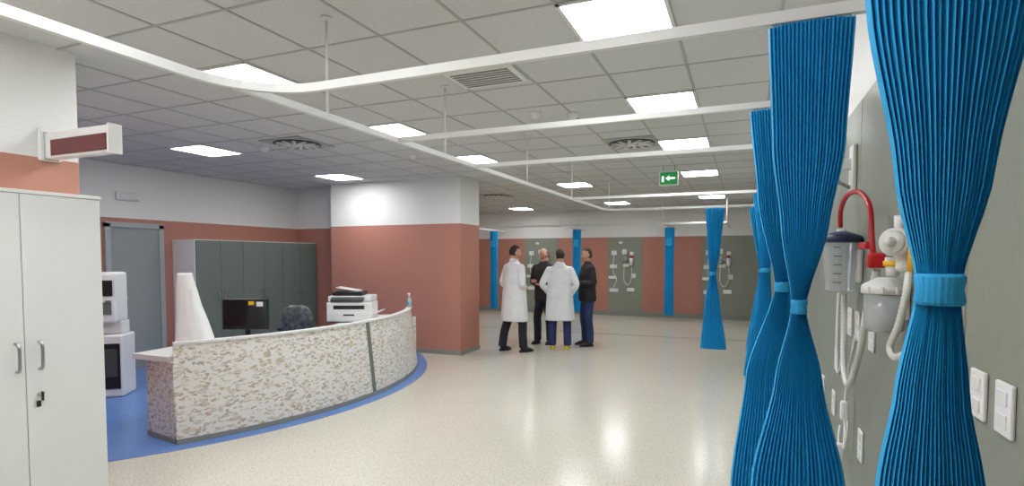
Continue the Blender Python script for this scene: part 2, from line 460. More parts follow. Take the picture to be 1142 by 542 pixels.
# ---------------------------------------------------------------- curtains
def curtain(prof, Y0, npl=24, tie=None, depth=0.05, ztop=RZ - 0.03, ang=0.0, amp=0.016):
    """prof: list of (z, centre_x, half_width) from top to hem"""
    c = B('privacy_curtain')
    def at(z):
        for i in range(len(prof) - 1):
            z0, c0, h0 = prof[i]; z1, c1, h1 = prof[i + 1]
            if z <= z0 and z >= z1:
                t = (z0 - z) / (z0 - z1); t = t * t * (3 - 2 * t) * 0.5 + t * 0.5
                return c0 + (c1 - c0) * t, h0 + (h1 - h0) * t
        return prof[-1][1], prof[-1][2]
    NZ = 60; NT = npl * 2
    zb = prof[-1][0]; vs = []; fs = []
    hmax = max(q[2] for q in prof)
    ts = [0.0]
    for k in range(NT): ts.append(ts[-1] + random.uniform(0.88, 1.12))
    ts = [q / ts[-1] for q in ts]
    av = [random.uniform(0.8, 1.2) for _ in ts]
    for side in (0, 1):
        for j in range(NZ + 1):
            z = ztop + (zb - ztop) * j / NZ
            cc, hw = at(z)
            comp = hw / hmax
            for k in range(NT + 1):
                s_ = 2 * ts[k] - 1
                f = 1 if k % 2 == 0 else -1
                A = amp * av[k] * (0.35 + 0.75 * comp)
                bulge = math.sqrt(max(0, 1 - s_ * s_)) * depth * (0.45 + 0.55 * comp)
                lx = s_ * hw
                ly = A * f + (-bulge if side == 0 else bulge * 0.6)
                vs.append((cc + lx * math.cos(ang) - ly * math.sin(ang), Y0 + lx * math.sin(ang) + ly * math.cos(ang), z))
    W = NT + 1; off = (NZ + 1) * W
    for side in (0, 1):
        for j in range(NZ):
            for k in range(NT):
                q = side * off + j * W + k
                fs.append([q, q + 1, q + W + 1, q + W])
    for j in range(NZ):
        for k in (0, NT):
            q = j * W + k
            fs.append([q, q + W, q + W + off, q + off])
    c.add(vs, fs, 'curtain', False)
    cc, hw = at(ztop)
    for k in range(7):
        gx = (k / 6 * 2 - 1) * hw * 0.9
        px, py = cc + gx * math.cos(ang), Y0 + gx * math.sin(ang)
        c.cyl((px, py, ztop - 0.01), (px, py, RZ - 0.018), 0.004, 'white', n=6)
    if tie:
        zt, th = tie
        cc, hw = at(zt)
        mx = Matrix.Translation((cc, Y0, zt)) @ Matrix.Rotation(ang, 4, 'Z')
        rx_, ry_ = hw + 0.003, depth * 0.58 + amp * 0.7 + 0.004
        c.loft([(0, -0.008, -th / 2, rx_ * 0.98, ry_), (0, -0.008, -th / 2 + 0.006, rx_ + 0.002, ry_ + 0.002), (0, -0.008, 0, rx_ * 0.985, ry_ * 0.985), (0, -0.008, th / 2 - 0.006, rx_ + 0.002, ry_ + 0.002), (0, -0.008, th / 2, rx_ * 0.98, ry_)], 'tie', 96, mx, wave=lambda z, a: 0.018 * math.sin(24 * a) + 0.012 * math.sin(9 * a + 60 * z))
    return c.done()

curtain([(2.37, 0.268, 0.145), (1.98, 0.268, 0.103), (1.72, 0.268, 0.060), (1.555, 0.266, 0.026), (1.40, 0.262, 0.046), (1.26, 0.264, 0.068), (0.9, 0.265, 0.11), (0.2, 0.265, 0.145)], 1.0, 25, (1.553, 0.046), 0.030, amp=0.0065)
curtain([(2.37, 0.185, 0.125), (1.95, 0.185, 0.105), (1.7, 0.18, 0.07), (1.44, 0.168, 0.020), (1.2, 0.172, 0.07), (0.86, 0.175, 0.14), (0.2, 0.175, 0.17)], 2.02, 22, (1.44, 0.045), 0.035, amp=0.009)
curtain([(2.37, 0.14, 0.125), (1.9, 0.16, 0.10), (1.45, 0.18, 0.03), (1.0, 0.13, 0.11), (0.42, 0.12, 0.165), (0.2, 0.12, 0.18)], 3.12, 20, (1.45, 0.05), 0.045, amp=0.010)
curtain([(2.37, 0.25, 0.13), (1.45, 0.27, 0.05), (0.2, 0.25, 0.15)], 4.25, 18, (1.45, 0.05), 0.05, amp=0.01)
curtain([(2.37, 0.22, 0.13), (1.45, 0.24, 0.05), (0.2, 0.2, 0.18)], 7.1, 16, (1.45, 0.05), 0.05, amp=0.01)
curtain([(2.37, 0.22, 0.16), (1.4, 0.26, 0.05), (0.2, 0.22, 0.17)], 9.0, 14, (1.4, 0.05), 0.05, amp=0.01)
curtain([(2.37, -0.41, 0.14), (1.7, -0.42, 0.09), (1.35, -0.43, 0.05), (0.9, -0.43, 0.11), (0.2, -0.41, 0.19)], 9.0, 12, (1.35, 0.06), 0.06, amp=0.012)
for xx in (-6.55, -4.12, -1.72):
    curtain([(2.37, xx, 0.12), (1.2, xx, 0.11), (0.14, xx, 0.12)], 14.4, 8, None, 0.04, amp=0.012)
    t = B('curtain_label'); t.box((xx, 14.33, 1.98), (0.15, 0.012, 0.2), 'tie', 0.003); t.done()

# ---------------------------------------------------------------- near white cabinet
c = B('white_storage_cabinet')
X1 = -3.56
c.bb(-3.975, X1 - 0.02, 1.30, 2.14, 0.0, 1.96, 'offwhite', 0.002)
for (y0, y1) in ((1.303, 1.735), (1.739, 2.137)):
    c.bb(X1 - 0.019, X1, y0, y1, 0.08, 1.94, 'offwhite', 0.003)
c.bb(-3.975, X1 + 0.003, 1.30, 2.142, 1.942, 1.962, 'offwhite', 0.002)
for yy in (1.695, 1.80):
    c.tube([(X1, yy, 1.14), (X1 + 0.03, yy, 1.13), (X1 + 0.035, yy, 1.065), (X1 + 0.03, yy, 1.0), (X1, yy, 0.99)], 0.008, 'metal', 10, 4)
c.cyl((X1, 1.80, 0.85), (X1 + 0.012, 1.80, 0.85), 0.014, 'metal')
c.box((X1 + 0.02, 1.80, 0.84), (0.02, 0.006, 0.05), 'dark', 0.002); c.box((X1 + 0.012, 1.785, 0.80), (0.01, 0.02, 0.035), 'dark', 0.003)
c.done()
c = B('white_storage_cabinet')
c.bb(-3.975, X1 - 0.02, 0.44, 1.29, 0.0, 1.96, 'offwhite', 0.002)
c.bb(X1 - 0.019, X1, 0.443, 0.863, 0.08, 1.94, 'offwhite', 0.003); c.bb(X1 - 0.019, X1, 0.867, 1.287, 0.08, 1.94, 'offwhite', 0.003)
for yy in (0.82, 0.91):
    c.tube([(X1, yy, 1.14), (X1 + 0.03, yy, 1.13), (X1 + 0.035, yy, 1.065), (X1 + 0.03, yy, 1.0), (X1, yy, 0.99)], 0.008, 'metal', 10, 4)
c.done()

# wall display sign
s = B('wall_display_sign')
s.box((-3.962, 2.1, 2.29), (0.03, 0.12, 0.2), 'rail', 0.008)
s.box((-3.65, 2.1, 2.28), (0.60, 0.07, 0.16), 'rail', 0.012)
s.box((-3.62, 2.062, 2.262), (0.52, 0.006, 0.095), 'darkred', 0.002)
s.box((-3.345, 2.1, 2.28), (0.014, 0.08, 0.17), 'white', 0.004)
s.box((-3.95, 2.1, 2.28), (0.02, 0.08, 0.17), 'metal', 0.004)
s.done()

# ---------------------------------------------------------------- drinks machine near door
w = B('water_dispenser_stand')
wx, wy = -6.80, 4.14
mz = Matrix.Translation((wx, wy, 0)) @ Matrix.Rotation(math.radians(38), 4, 'Z')
w.box((0, 0, 0.36), (0.40, 0.38, 0.71), 'white', 0.02, mx=mz)
w.box((0, -0.195, 0.36), (0.35, 0.012, 0.52), 'dark', 0.01, mx=mz)
w.box((0, -0.21, 0.40), (0.30, 0.02, 0.32), 'seam', 0.01, mx=mz)
w.box((0, 0.06, 0.79), (0.30, 0.24, 0.14), 'white', 0.01, mx=mz)
w.box((-0.02, 0, 1.14), (0.32, 0.36, 0.58), 'white', 0.03, mx=mz)
w.box((-0.02, -0.185, 1.25), (0.27, 0.012, 0.18), 'dark', 0.01, mx=mz)
w.box((-0.02, -0.185, 1.02), (0.24, 0.012, 0.14), 'cab_grey', 0.01, mx=mz)
w.box((0.07, -0.195, 1.10), (0.05, 0.02, 0.03), 'metal', 0.004, mx=mz)
w.done()

# grey cabinets along left wall
c = B('grey_filing_cupboard')
c.bb(-8.045, -7.57, 5.85, 8.40, 0.06, 1.87, 'offwhite', 0.002)
c.bb(-8.045, -7.60, 5.87, 8.38, 0, 0.06, 'seam')
n = 6; L = (8.40 - 5.86) / n
for k in range(n):
    y0 = 5.86 + k * L
    c.bb(-7.57, -7.55, y0 + 0.003, y0 + L - 0.003, 0.07, 1.86, 'cab_grey', 0.002)
    hy = y0 + (L - 0.05 if k % 2 == 0 else 0.05)
    c.tube([(-7.55, hy, 1.06), (-7.52, hy, 1.05), (-7.52, hy, 0.93), (-7.55, hy, 0.92)], 0.006, 'metal', 8, 3)
c.done()

# ---------------------------------------------------------------- reception desk
dk = B('reception_desk')
RB, RT = 3.76, 3.665
A0, A1 = math.radians(-30.2), math.radians(34)
NA = 64
def arc_pt(a, rr, z): return (cx + rr * math.cos(a), cy + rr * math.sin(a), z)
def arc_solid(ra0, ra1, rb0, rb1, z0, z1, mat, a0=A0, a1=A1, smooth=False):
    vs = []; fs = []
    for i in range(NA + 1):
        a = a0 + (a1 - a0) * i / NA
        vs += [arc_pt(a, ra0, z0), arc_pt(a, ra1, z0), arc_pt(a, rb1, z1), arc_pt(a, rb0, z1)]
    for i in range(NA):
        for k in range(4):
            fs.append([i * 4 + k, i * 4 + (k + 1) % 4, (i + 1) * 4 + (k + 1) % 4, (i + 1) * 4 + k])
    fs.append([0, 1, 2, 3]); q = NA * 4; fs.append([q + 3, q + 2, q + 1, q])
    dk.add(vs, fs, mat)
arc_solid(RB - 0.05, RB + 0.001, RB - 0.05, RB - 0.002, 0.004, 0.05, 'grey_trim')
arc_solid(RB - 0.045, RB - 0.006, RT - 0.04, RT, 0.05, 0.85, 'mosaic')
arc_solid(RT - 0.06, RT + 0.015, RT - 0.06, RT + 0.015, 0.85, 0.87, 'offwhite')
arc_solid(RT - 0.75, RT - 0.045, RT - 0.75, RT - 0.045, 0.705, 0.745, 'offwhite', a0=math.radians(-27))
aj0, aj1 = math.radians(2.2), math.radians(3.2)
vs = [arc_pt(aj0, RB - 0.001, 0.05), arc_pt(aj1, RB - 0.001, 0.05), arc_pt(aj1, RT + 0.006, 0.85), arc_pt(aj0, RT + 0.006, 0.85),
      arc_pt(aj0, RB - 0.03, 0.05), arc_pt(aj1, RB - 0.03, 0.05), arc_pt(aj1, RT - 0.03, 0.85), arc_pt(aj0, RT - 0.03, 0.85)]
dk.add(vs, [[0, 1, 2, 3], [7, 6, 5, 4], [0, 4, 5, 1], [3, 2, 6, 7], [0, 3, 7, 4], [1, 5, 6, 2]], 'cab_grey')
def slab(p, q, th, z0, z1, mat, p2=None, q2=None):
    p = Vector(p); q = Vector(q); d = (q - p).normalized(); nn = Vector((-d.y, d.x)) * th / 2
    dk.prism([tuple(p + nn), tuple(p - nn), tuple(q - nn), tuple(q + nn)], z0, z1, mat)
slab((-4.47, 3.245), (-4.92, 3.32), 0.035, 0.05, 0.70, 'mosaic')
slab((-4.45, 3.24), (-4.92, 3.32), 0.045, 0.004, 0.05, 'grey_trim')
slab((-4.91, 3.32), (-4.98, 3.90), 0.035, 0.004, 0.70, 'offwhite')
dk.prism([(-4.53, 3.235), (-5.01, 3.24), (-5.06, 3.75), (-5.08, 3.9), (-4.6, 3.6)], 0.70, 0.7455, 'offwhite')
pe = arc_pt(A1, RB - 0.02, 0); pf = arc_pt(A1, RB - 0.8, 0)
slab(pe[:2], pf[:2], 0.035, 0.004, 0.705, 'mosaic')
dk.box((-4.95, 6.3, 0.355), (0.42, 0.5, 0.70), 'offwhite', 0.004, rz=0.3)
dk.box((-4.75, 4.3, 0.355), (0.42, 0.5, 0.70), 'offwhite', 0.004, rz=-0.2)
dk.done()

ZT = 0.747
# exam paper roll
pr = B('exam_paper_roll')
mr = Matrix.Translation((-4.83, 3.68, 0)) @ Matrix.Rotation(math.radians(22.6), 4, 'Z')
pr.loft([(0.04, 0, ZT + 0.001, 0.185, 0.14), (0.035, 0, 0.85, 0.168, 0.13), (0.015, 0, 1.0, 0.138, 0.11), (-0.015, 0, 1.15, 0.110, 0.09), (-0.035, 0, 1.3, 0.088, 0.08), (-0.05, 0, 1.42, 0.068, 0.066), (-0.05, 0, 1.452, 0.062, 0.06), (-0.05, 0, 1.452, 0.022, 0.022), (-0.05, 0, 1.42, 0.02, 0.02)], 'paper', 32, mr, wave=lambda z, a: 0.02 * math.sin(3 * a + z * 4))
pr.add([(0.05, -0.06, 1.3), (0.09, -0.10, 1.0), (0.20, -0.12, ZT + 0.003), (0.12, -0.15, ZT + 0.003), (0.03, -0.115, 1.0), (0.0, -0.08, 1.3)], [[0, 1, 4, 5], [1, 2, 3, 4]], 'paper', True, mr)
pr.done()

# monitor
mo = B('computer_monitor')
mm = Matrix.Translation((-4.93, 4.40, 0)) @ Matrix.Rotation(math.radians(22), 4, 'Z')
mo.box((0, 0, 0.99), (0.50, 0.03, 0.33), 'dark', 0.008, mx=mm)
mo.box((0, -0.017, 1.0), (0.47, 0.004, 0.285), 'screen', 0, mx=mm)
mo.box((0, 0.03, 0.99), (0.3, 0.04, 0.2), 'dark', 0.015, mx=mm)
mo.box((0, 0.04, 0.83), (0.05, 0.03, 0.18), 'dark', 0.005, mx=mm)
mo.box((0, 0.03, ZT + 0.009), (0.24, 0.18, 0.014), 'dark', 0.005, mx=mm)
mo.box((0.07, -0.021, 1.11), (0.06, 0.003, 0.04), 'yellow', 0, mx=mm)
mo.box((0.16, -0.021, 1.10), (0.07, 0.003, 0.05), 'rail', 0, mx=mm)
mo.done()
# office chair (still in its plastic wrap)
ch = B('office_chair')
mc = Matrix.Translation((-5.36, 5.68, 0)) @ Matrix.Rotation(math.radians(30), 4, 'Z')
for k in range(5):
    a = k * 2 * math.pi / 5
    ch.tube([(0, 0, 0.12), (0.28 * math.cos(a), 0.28 * math.sin(a), 0.075)], [0.025, 0.015], 'dark', 8, mx=mc)
    ch.sphere((0.28 * math.cos(a), 0.28 * math.sin(a), 0.034), 0.03, 'dark', 10, mc)
ch.lathe([(0.03, 0.1), (0.03, 0.47)], 'metal', mc, 12)
ch.box((0, 0, 0.50), (0.44, 0.42, 0.09), 'wrap', 0.03, mx=mc)
ch.tube([(0, -0.20, 0.46), (0, -0.28, 0.54), (0, -0.27, 0.69)], 0.02, 'dark', 8, 3, mx=mc)
ch.loft([(0, -0.22, 0.62, .15, .035), (0, -0.24, 0.66, .19, .045), (0, -0.25, 0.80, .20, .045), (0, -0.27, 0.90, .185, .042), (0, -0.28, 0.97, .14, .036), (0, -0.285, 1.0, .08, .02)], 'wrap', 24, mc)
for sx in (-1, 1):
    ch.tube([(sx * 0.22, 0.08, 0.49), (sx * 0.25, 0.08, 0.64), (sx * 0.25, -0.12, 0.66)], 0.015, 'dark', 8, mx=mc)
    ch.box((sx * 0.25, -0.02, 0.67), (0.06, 0.24, 0.03), 'dark', 0.01, mx=mc)
ch.done()
# printer
pn = B('multifunction_printer')
mp_ = Matrix.Translation((-4.84, 6.06, ZT)) @ Matrix.Rotation(math.radians(25), 4, 'Z')
pn.box((0, 0, 0.14), (0.58, 0.44, 0.26), 'white', 0.015, mx=mp_)
pn.box((0, 0, 0.005), (0.50, 0.40, 0.01), 'dark', mx=mp_)
pn.box((0, -0.222, 0.07), (0.50, 0.006, 0.09), 'rail', 0.003, mx=mp_)
pn.box((0, -0.228, 0.10), (0.14, 0.01, 0.02), 'dark', 0.003, mx=mp_)
pn.box((0, -0.20, 0.20), (0.40, 0.05, 0.05), 'dark', 0.004, mx=mp_)
pn.box((0, 0.02, 0.31), (0.56, 0.40, 0.07), 'offwhite', 0.012, mx=mp_)
pn.box((-0.02, -0.21, 0.305), (0.42, 0.08, 0.03), 'seam', 0.006, rx=0.4, mx=mp_)
pn.box((-0.04, 0.03, 0.375), (0.40, 0.32, 0.06), 'dark', 0.015, mx=mp_)
pn.box((-0.05, 0.02, 0.43), (0.30, 0.24, 0.012), 'white', 0.004, ry=0.15, mx=mp_)
pn.box((0.33, 0, 0.12), (0.16, 0.28, 0.015), 'white', 0.004, ry=-0.35, mx=mp_)
pn.done()
bt = B('sanitiser_bottle')
bt.lathe([(0.03, 0), (0.034, 0.01), (0.034, 0.11), (0.02, 0.14), (0.012, 0.145), (0.012, 0.165)], 'jar', Matrix.Translation((-4.53, 6.95, 0.871)), 18)
bt.cyl((-4.53, 6.95, 1.03), (-4.53, 6.95, 1.065), 0.014, 'white'); bt.box((-4.53, 6.935, 1.07), (0.02, 0.055, 0.012), 'white', 0.003)
bt.box((-4.53, 6.915, 0.925), (0.045, 0.003, 0.05), 'tie')
bt.done()

# ---------------------------------------------------------------- right wall medical gear
def socket(b_, y, z, w_=0.085, h_=0.12, n=3):
    b_.box((XW - 0.0165, y, z), (0.008, w_, h_), 'white', 0.003)
    for k in range(n):
        zz = z + (k - (n - 1) / 2) * h_ / (n + 0.3)
        b_.box((XW - 0.0215, y, zz), (0.003, w_ * 0.6, h_ / (n + 1) * 0.8), 'rail', 0.001)
so = B('wall_socket_panel')
for (yy, zz) in ((1.24, 1.33), (1.36, 1.33)):
    socket(so, yy, zz, 0.07, 0.095, 2)
for (yy, zz) in ((2.50, 0.865), (2.83, 0.865), (3.2, 0.865), (3.6, 0.865), (2.35, 1.32), (2.62, 1.32), (2.80, 1.32), (3.14, 1.1)):
    socket(so, yy, zz)
so.done()
br = B('wall_bracket_arm')
br.box((XW - 0.022, 2.79, 1.98), (0.018, 0.09, 0.2), 'rail', 0.006)
br.box((XW - 0.085, 2.79, 2.0), (0.13, 0.025, 0.05), 'white', 0.008)
br.cyl((XW - 0.13, 2.79, 1.94), (XW - 0.13, 2.79, 2.06), 0.02, 'rail'); br.sphere((XW - 0.13, 2.79, 1.92), 0.025, 'white')
br.tube([(XW - 0.03, 2.79, 1.90), (XW - 0.08, 2.79, 1.93), (XW - 0.13, 2.79, 1.97)], 0.008, 'metal')
br.done()
# suction jar
j = B('suction_jar')
mj = Matrix.Translation((0.365, 2.60, 1.46))
j.lathe([(0.05, 0), (0.056, 0.01), (0.066, 0.2), (0.068, 0.205)], 'jar', mj, 28)
j.lathe([(0.072, 0.2), (0.072, 0.225), (0.05, 0.235), (0.02, 0.245)], 'navy', mj, 28)
j.lathe([(0.018, 0.24), (0.018, 0.252)], 'white', mj, 14)
for k in range(5): j.box((0.345, 2.538, 1.50 + 0.035 * k), (0.03, 0.003, 0.003), 'seam')
j.box((0.425, 2.60, 1.57), (0.024, 0.09, 0.14), 'white', 0.01)
j.done()
t = B('red_suction_hose')
t.tube([(0.36, 2.60, 1.722), (0.355, 2.56, 1.79), (0.36, 2.45, 1.835), (0.375, 2.30, 1.83), (0.385, 2.18, 1.77), (0.385, 2.13, 1.66), (0.39, 2.12, 1.60)], 0.009, 'red', 12, 6)
t.box((0.395, 2.11, 1.59), (0.05, 0.04, 0.05), 'red', 0.008); t.box((0.385, 2.22, 1.64), (0.03, 0.13, 0.025), 'red', 0.006)
t.done()
# vacuum regulator: round white body, stepped bezel, knob, outlet nozzle
v = B('vacuum_regulator')
v.cyl((0.425, 1.86, 1.64), (0.375, 1.80, 1.642), 0.038, 'white', n=28)
v.cyl((0.377, 1.802, 1.642), (0.368, 1.791, 1.642), 0.033, 'rail', r2=0.028, n=28)
v.cyl((0.369, 1.792, 1.642), (0.352, 1.772, 1.642), 0.014, 'white', r2=0.012, n=18)
v.box((0.41, 1.83, 1.60), (0.05, 0.05, 0.08), 'white', 0.012)
v.cyl((0.395, 1.83, 1.675), (0.395, 1.83, 1.715), 0.013, 'white')
v.cyl((0.385, 1.84, 1.548), (0.385, 1.84, 1.60), 0.016, 'white', r2=0.020)
v.cyl((0.385, 1.84, 1.575), (0.385, 1.84, 1.590), 0.024, 'yellow', n=20)
v.cyl((0.415, 1.78, 1.56), (0.415, 1.78, 1.67), 0.010, 'yellow')
v.done()
j = B('humidifier_jar')
mj = Matrix.Translation((0.38, 1.90, 1.385))
j.lathe([(0.042, 0), (0.05, 0.008), (0.054, 0.11)], 'jar', mj, 28)
j.lathe([(0.058, 0.11), (0.058, 0.135), (0.04, 0.145), (0.02, 0.157)], 'white', mj, 28)
for k in range(10):
    a = k * math.pi / 5
    j.box((0.38 + 0.058 * math.cos(a), 1.90 + 0.058 * math.sin(a), 1.507), (0.006, 0.008, 0.02), 'rail', 0.002, rz=a)
j.lathe([(0.008, 0.01), (0.008, 0.12)], 'white', mj, 10)
j.lathe([(0.047, 0.009), (0.050, 0.055)], 'tube', mj, 24)
j.box((0.425, 1.90, 1.47), (0.024, 0.05, 0.1), 'white', 0.006)
j.done()
t = B('white_breathing_hose')
t.tube([(0.395, 1.72, 1.56), (0.385, 1.70, 1.50), (0.38, 1.74, 1.42), (0.375, 1.80, 1.355), (0.375, 1.74, 1.335), (0.385, 1.66, 1.36), (0.40, 1.58, 1.38)], 0.009, 'tube', 12, 14, ribs=0.10)
t.tube([(0.385, 2.64, 1.45), (0.39, 2.66, 1.30), (0.385, 2.60, 1.15), (0.385, 2.50, 1.10), (0.385, 2.38, 1.17), (0.385, 2.25, 1.30), (0.385, 2.18, 1.42), (0.40, 2.12, 1.56)], 0.011, 'tube', 12, 20, ribs=0.10)
t.tube([(0.40, 2.85, 1.55), (0.40, 2.9, 1.3), (0.395, 2.84, 1.1), (0.395, 2.74, 1.13), (0.40, 2.68, 1.28)], 0.007, 'tube', 10, 6)
t.done()
t = B('call_button_cord')
t.tube([(0.425, 2.62, 1.28), (0.405, 2.64, 1.1), (0.40, 2.66, 0.95), (0.40, 2.60, 0.85), (0.40, 2.66, 0.80), (0.41, 2.7, 0.88), (0.41, 2.66, 1.0)], 0.004, 'white', 8, 6)
t.box((0.40, 2.66, 0.96), (0.03, 0.03, 0.08), 'white', 0.008); t.box((0.40, 2.76, 0.75), (0.03, 0.035, 0.08), 'white', 0.008)
t.tube([(0.41, 2.83, 0.85), (0.40, 2.80, 0.80), (0.40, 2.76, 0.78)], 0.004, 'white', 8, 4)
t.done()

# back wall bed-head gear
for x0 in (-5.42, -3.0, -0.55):
    h = B('bedhead_medical_unit')
    for (dx, z, ww, hh, mt) in ((-0.28, 1.72, 0.14, 0.12, 'white'), (0.0, 1.75, 0.12, 0.14, 'rail'), (0.2, 1.7, 0.1, 0.1, 'white'), (-0.3, 1.35, 0.2, 0.1, 'white'), (0.05, 1.38, 0.16, 0.09, 'white'), (0.25, 1.1, 0.12, 0.12, 'white'),
                            (-0.32, 1.05, 0.22, 0.08, 'white'), (-0.28, 0.7, 0.24, 0.1, 'white'), (0.18, 0.72, 0.2, 0.1, 'white'), (-0.1, 2.0, 0.1, 0.06, 'rail')):
        h.box((x0 + dx, YB - 0.03, z), (ww, 0.035, hh), mt, 0.008)
    h.lathe([(0.045, 0), (0.055, 0.18), (0.03, 0.2)], 'jar', Matrix.Translation((x0 + 0.02, YB - 0.1, 1.45)), 16)
    h.lathe([(0.045, 0), (0.055, 0.18), (0.03, 0.2)], 'white', Matrix.Translation((x0 + 0.2, YB - 0.1, 1.38)), 16)
    h.box((x0 + 0.1, YB - 0.05, 1.55), (0.3, 0.08, 0.03), 'metal')
    h.cyl((x0 + 0.2, YB - 0.11, 1.62), (x0 + 0.2, YB - 0.06, 1.62), 0.04, 'red')
    h.tube([(x0 + 0.02, YB - 0.08, 1.45), (x0 + 0.0, YB - 0.08, 1.0), (x0 + 0.12, YB - 0.08, 0.85), (x0 + 0.22, YB - 0.08, 1.1), (x0 + 0.2, YB - 0.08, 1.38)], 0.012, 'tube', 8, 5)
    h.tube([(x0 - 0.28, YB - 0.06, 1.66), (x0 - 0.3, YB - 0.06, 1.2), (x0 - 0.2, YB - 0.06, 1.0), (x0 - 0.3, YB - 0.05, 0.75)], 0.01, 'white', 8, 5)
    h.done()

# ---------------------------------------------------------------- people
def person(name, pos, heading, height, top, trous, shoe, hair, coat, arms, feet, head_turn=0.0, head_tilt=0.0, bald=False, heavy=1.0):
    root = bpy.data.objects.new(name, None); sc.collection.objects.link(root)
    root.location = (pos[0], pos[1], 0); root.rotation_euler = (0, 0, math.radians(heading))
    s_ = height / 1.78; root.scale = (s_, s_, s_)
    b_ = B('src')
    k = heavy
    tors = [(0, 0, 0.86, .165 * k, .12 * k), (0, 0, 0.95, .175 * k, .13 * k), (0, 0.008, 1.08, .163 * k, .125 * k), (0, 0.008, 1.22, .170 * k, .128 * k),
            (0, 0, 1.34, .190, .125), (0, -0.005, 1.42, .195, .115), (0, -0.01, 1.475, .155, .09), (0, -0.008, 1.51, .085, .07), (0, 0.0, 1.54, .062, .062)]
    b_.loft(tors, top, 28)
    if coat:
        b_.loft([(0, 0, 0.52, .235 * k, .175 * k), (0, 0, 0.54, .235 * k, .178 * k), (0, 0, 0.75, .222 * k, .168 * k), (0, 0, 0.95, .208 * k, .158 * k), (0, 0.005, 1.1, .194 * k, .146 * k),
                 (0, 0, 1.25, .198 * k, .142 * k), (0, 0, 1.36, .205, .135), (0, -0.005, 1.43, .20, .118)], top, 36,
                wave=lambda z, a: 0.06 * max(0, (1.1 - z)) * math.sin(7 * a + 2 * z))
        b_.tube([(-0.06, 0.05, 1.50), (-0.075, -0.02, 1.53), (0, -0.07, 1.54), (0.075, -0.02, 1.53), (0.06, 0.05, 1.50)], 0.018, top, 8, 4)
    else:
        b_.loft([(0, 0, 0.82, .188 * k, .14 * k), (0, 0, 0.86, .195 * k, .145 * k), (0, 0.008, 1.05, .188 * k, .143 * k), (0, 0, 1.3, .200 * k, .14 * k), (0, 0, 1.4, .19, .12)], top, 30,
                wave=lambda z, a: 0.02 * math.sin(5 * a + 9 * z))
    b_.loft([(0, -0.005, 1.48, .062, .064), (0, 0.005, 1.56, .056, .060), (0, 0.012, 1.64, .054, .058)], 'skin', 16)
    b_.loft([(0, 0, 0.80, .15, .11), (0, 0, 0.9, .165, .122), (0, 0, 0.97, .165, .12)], trous, 24)
    for sd, ft in zip((-1, 1), feet):
        kx = sd * 0.095 * 0.5 + ft[0] * 0.5 + sd * 0.01
        ky = ft[1] * 0.5 + 0.025
        leg = [(sd * 0.088, 0, 0.88), (sd * 0.092, 0.01, 0.72), (kx, ky, 0.50), (kx * 0.4 + ft[0] * 0.6, ft[1] * 0.75, 0.32), (ft[0], ft[1] - 0.01, 0.07)]
        b_.tube(leg, [.098, .090, .076, .074, .070], trous, 16, 4)
        b_.sphere((sd * 0.088, 0, 0.88), 0.095, trous, 14)
    for sd, (el, wr) in zip((-1, 1), arms):
        sh = (sd * 0.185, -0.005, 1.410)
        b_.sphere(sh, 0.070, top, 14)
        b_.tube([sh, ((sh[0] + el[0]) / 2 + sd * 0.008, (sh[1] + el[1]) / 2, (sh[2] + el[2]) / 2), el, ((el[0] + wr[0]) / 2, (el[1] + wr[1]) / 2, (el[2] + wr[2]) / 2), wr],
                [.070, .064, .058, .052, .044], top, 14, 4)
        b_.sphere(el, 0.058, top, 12)
    bmesh.ops.recalc_face_normals(b_.bm, faces=b_.bm.faces[:])
    src_tree = BVHTree.FromBMesh(b_.bm); b_.bm.faces.ensure_lookup_table()
    midx = [f.material_index for f in b_.bm.faces]; keys = list(b_.mats)
    me = bpy.data.meshes.new('tmp'); b_.bm.to_mesh(me)
    to = bpy.data.objects.new('tmp', me); sc.collection.objects.link(to)
    rm = to.modifiers.new('r', 'REMESH'); rm.mode = 'VOXEL'; rm.voxel_size = 0.012
    dg = bpy.context.evaluated_depsgraph_get(); ev = to.evaluated_get(dg)
    bm = bmesh.new(); bm.from_mesh(ev.to_mesh()); ev.to_mesh_clear()
    bpy.data.objects.remove(to)
    for f in bm.faces:
        loc, nn, fi, dd = src_tree.find_nearest(f.calc_center_median())
        f.material_index = midx[fi] if fi is not None else 0
        f.smooth = True
    for _ in range(3): bmesh.ops.smooth_vert(bm, verts=bm.verts[:], factor=0.5, use_axis_x=True, use_axis_y=True, use_axis_z=True)
    me2 = bpy.data.meshes.new('body'); bm.to_mesh(me2); bm.free(); b_.bm.free()
    for kk in keys: me2.materials.append(M[kk])
    bo = bpy.data.objects.new('body', me2); sc.collection.objects.link(bo); bo.parent = root
    hb = B('head')
    mh = Matrix.Translation((0, 0.02, 1.663)) @ Matrix.Rotation(math.radians(head_turn), 4, 'Z') @ Matrix.Rotation(math.radians(-head_tilt), 4, 'X')
    def hf(v):
        x, y, z = v
        if z < 0:
            t = -z
            x *= 1 - 0.30 * t; y = y * (1 - 0.12 * t) + 0.10 * t * t
        if y > 0.3: y = 0.3 + (y - 0.3) * 0.88
        return Vector((x, y, z))
    hb.sphere((0, 0, 0), (0.076, 0.096, 0.117), 'skin', 28, mh, hf)
    hb.loft([(0, -0.01, -0.15, .053, .058), (0, -0.005, -0.05, .056, .062)], 'skin', 16, mh)
    hb.tube([(0, 0.084, 0.02), (0, 0.100, -0.01), (0, 0.106, -0.028), (0, 0.094, -0.034)], [.007, .010, .014, .010], 'skin', 10, 3, mh)
    hb.sphere((0, 0.088, -0.060), (0.023, 0.008, 0.006), 'lip', 12, mh)
    hb.sphere((0, 0.083, -0.098), (0.022, 0.016, 0.014), 'skin', 12, mh)
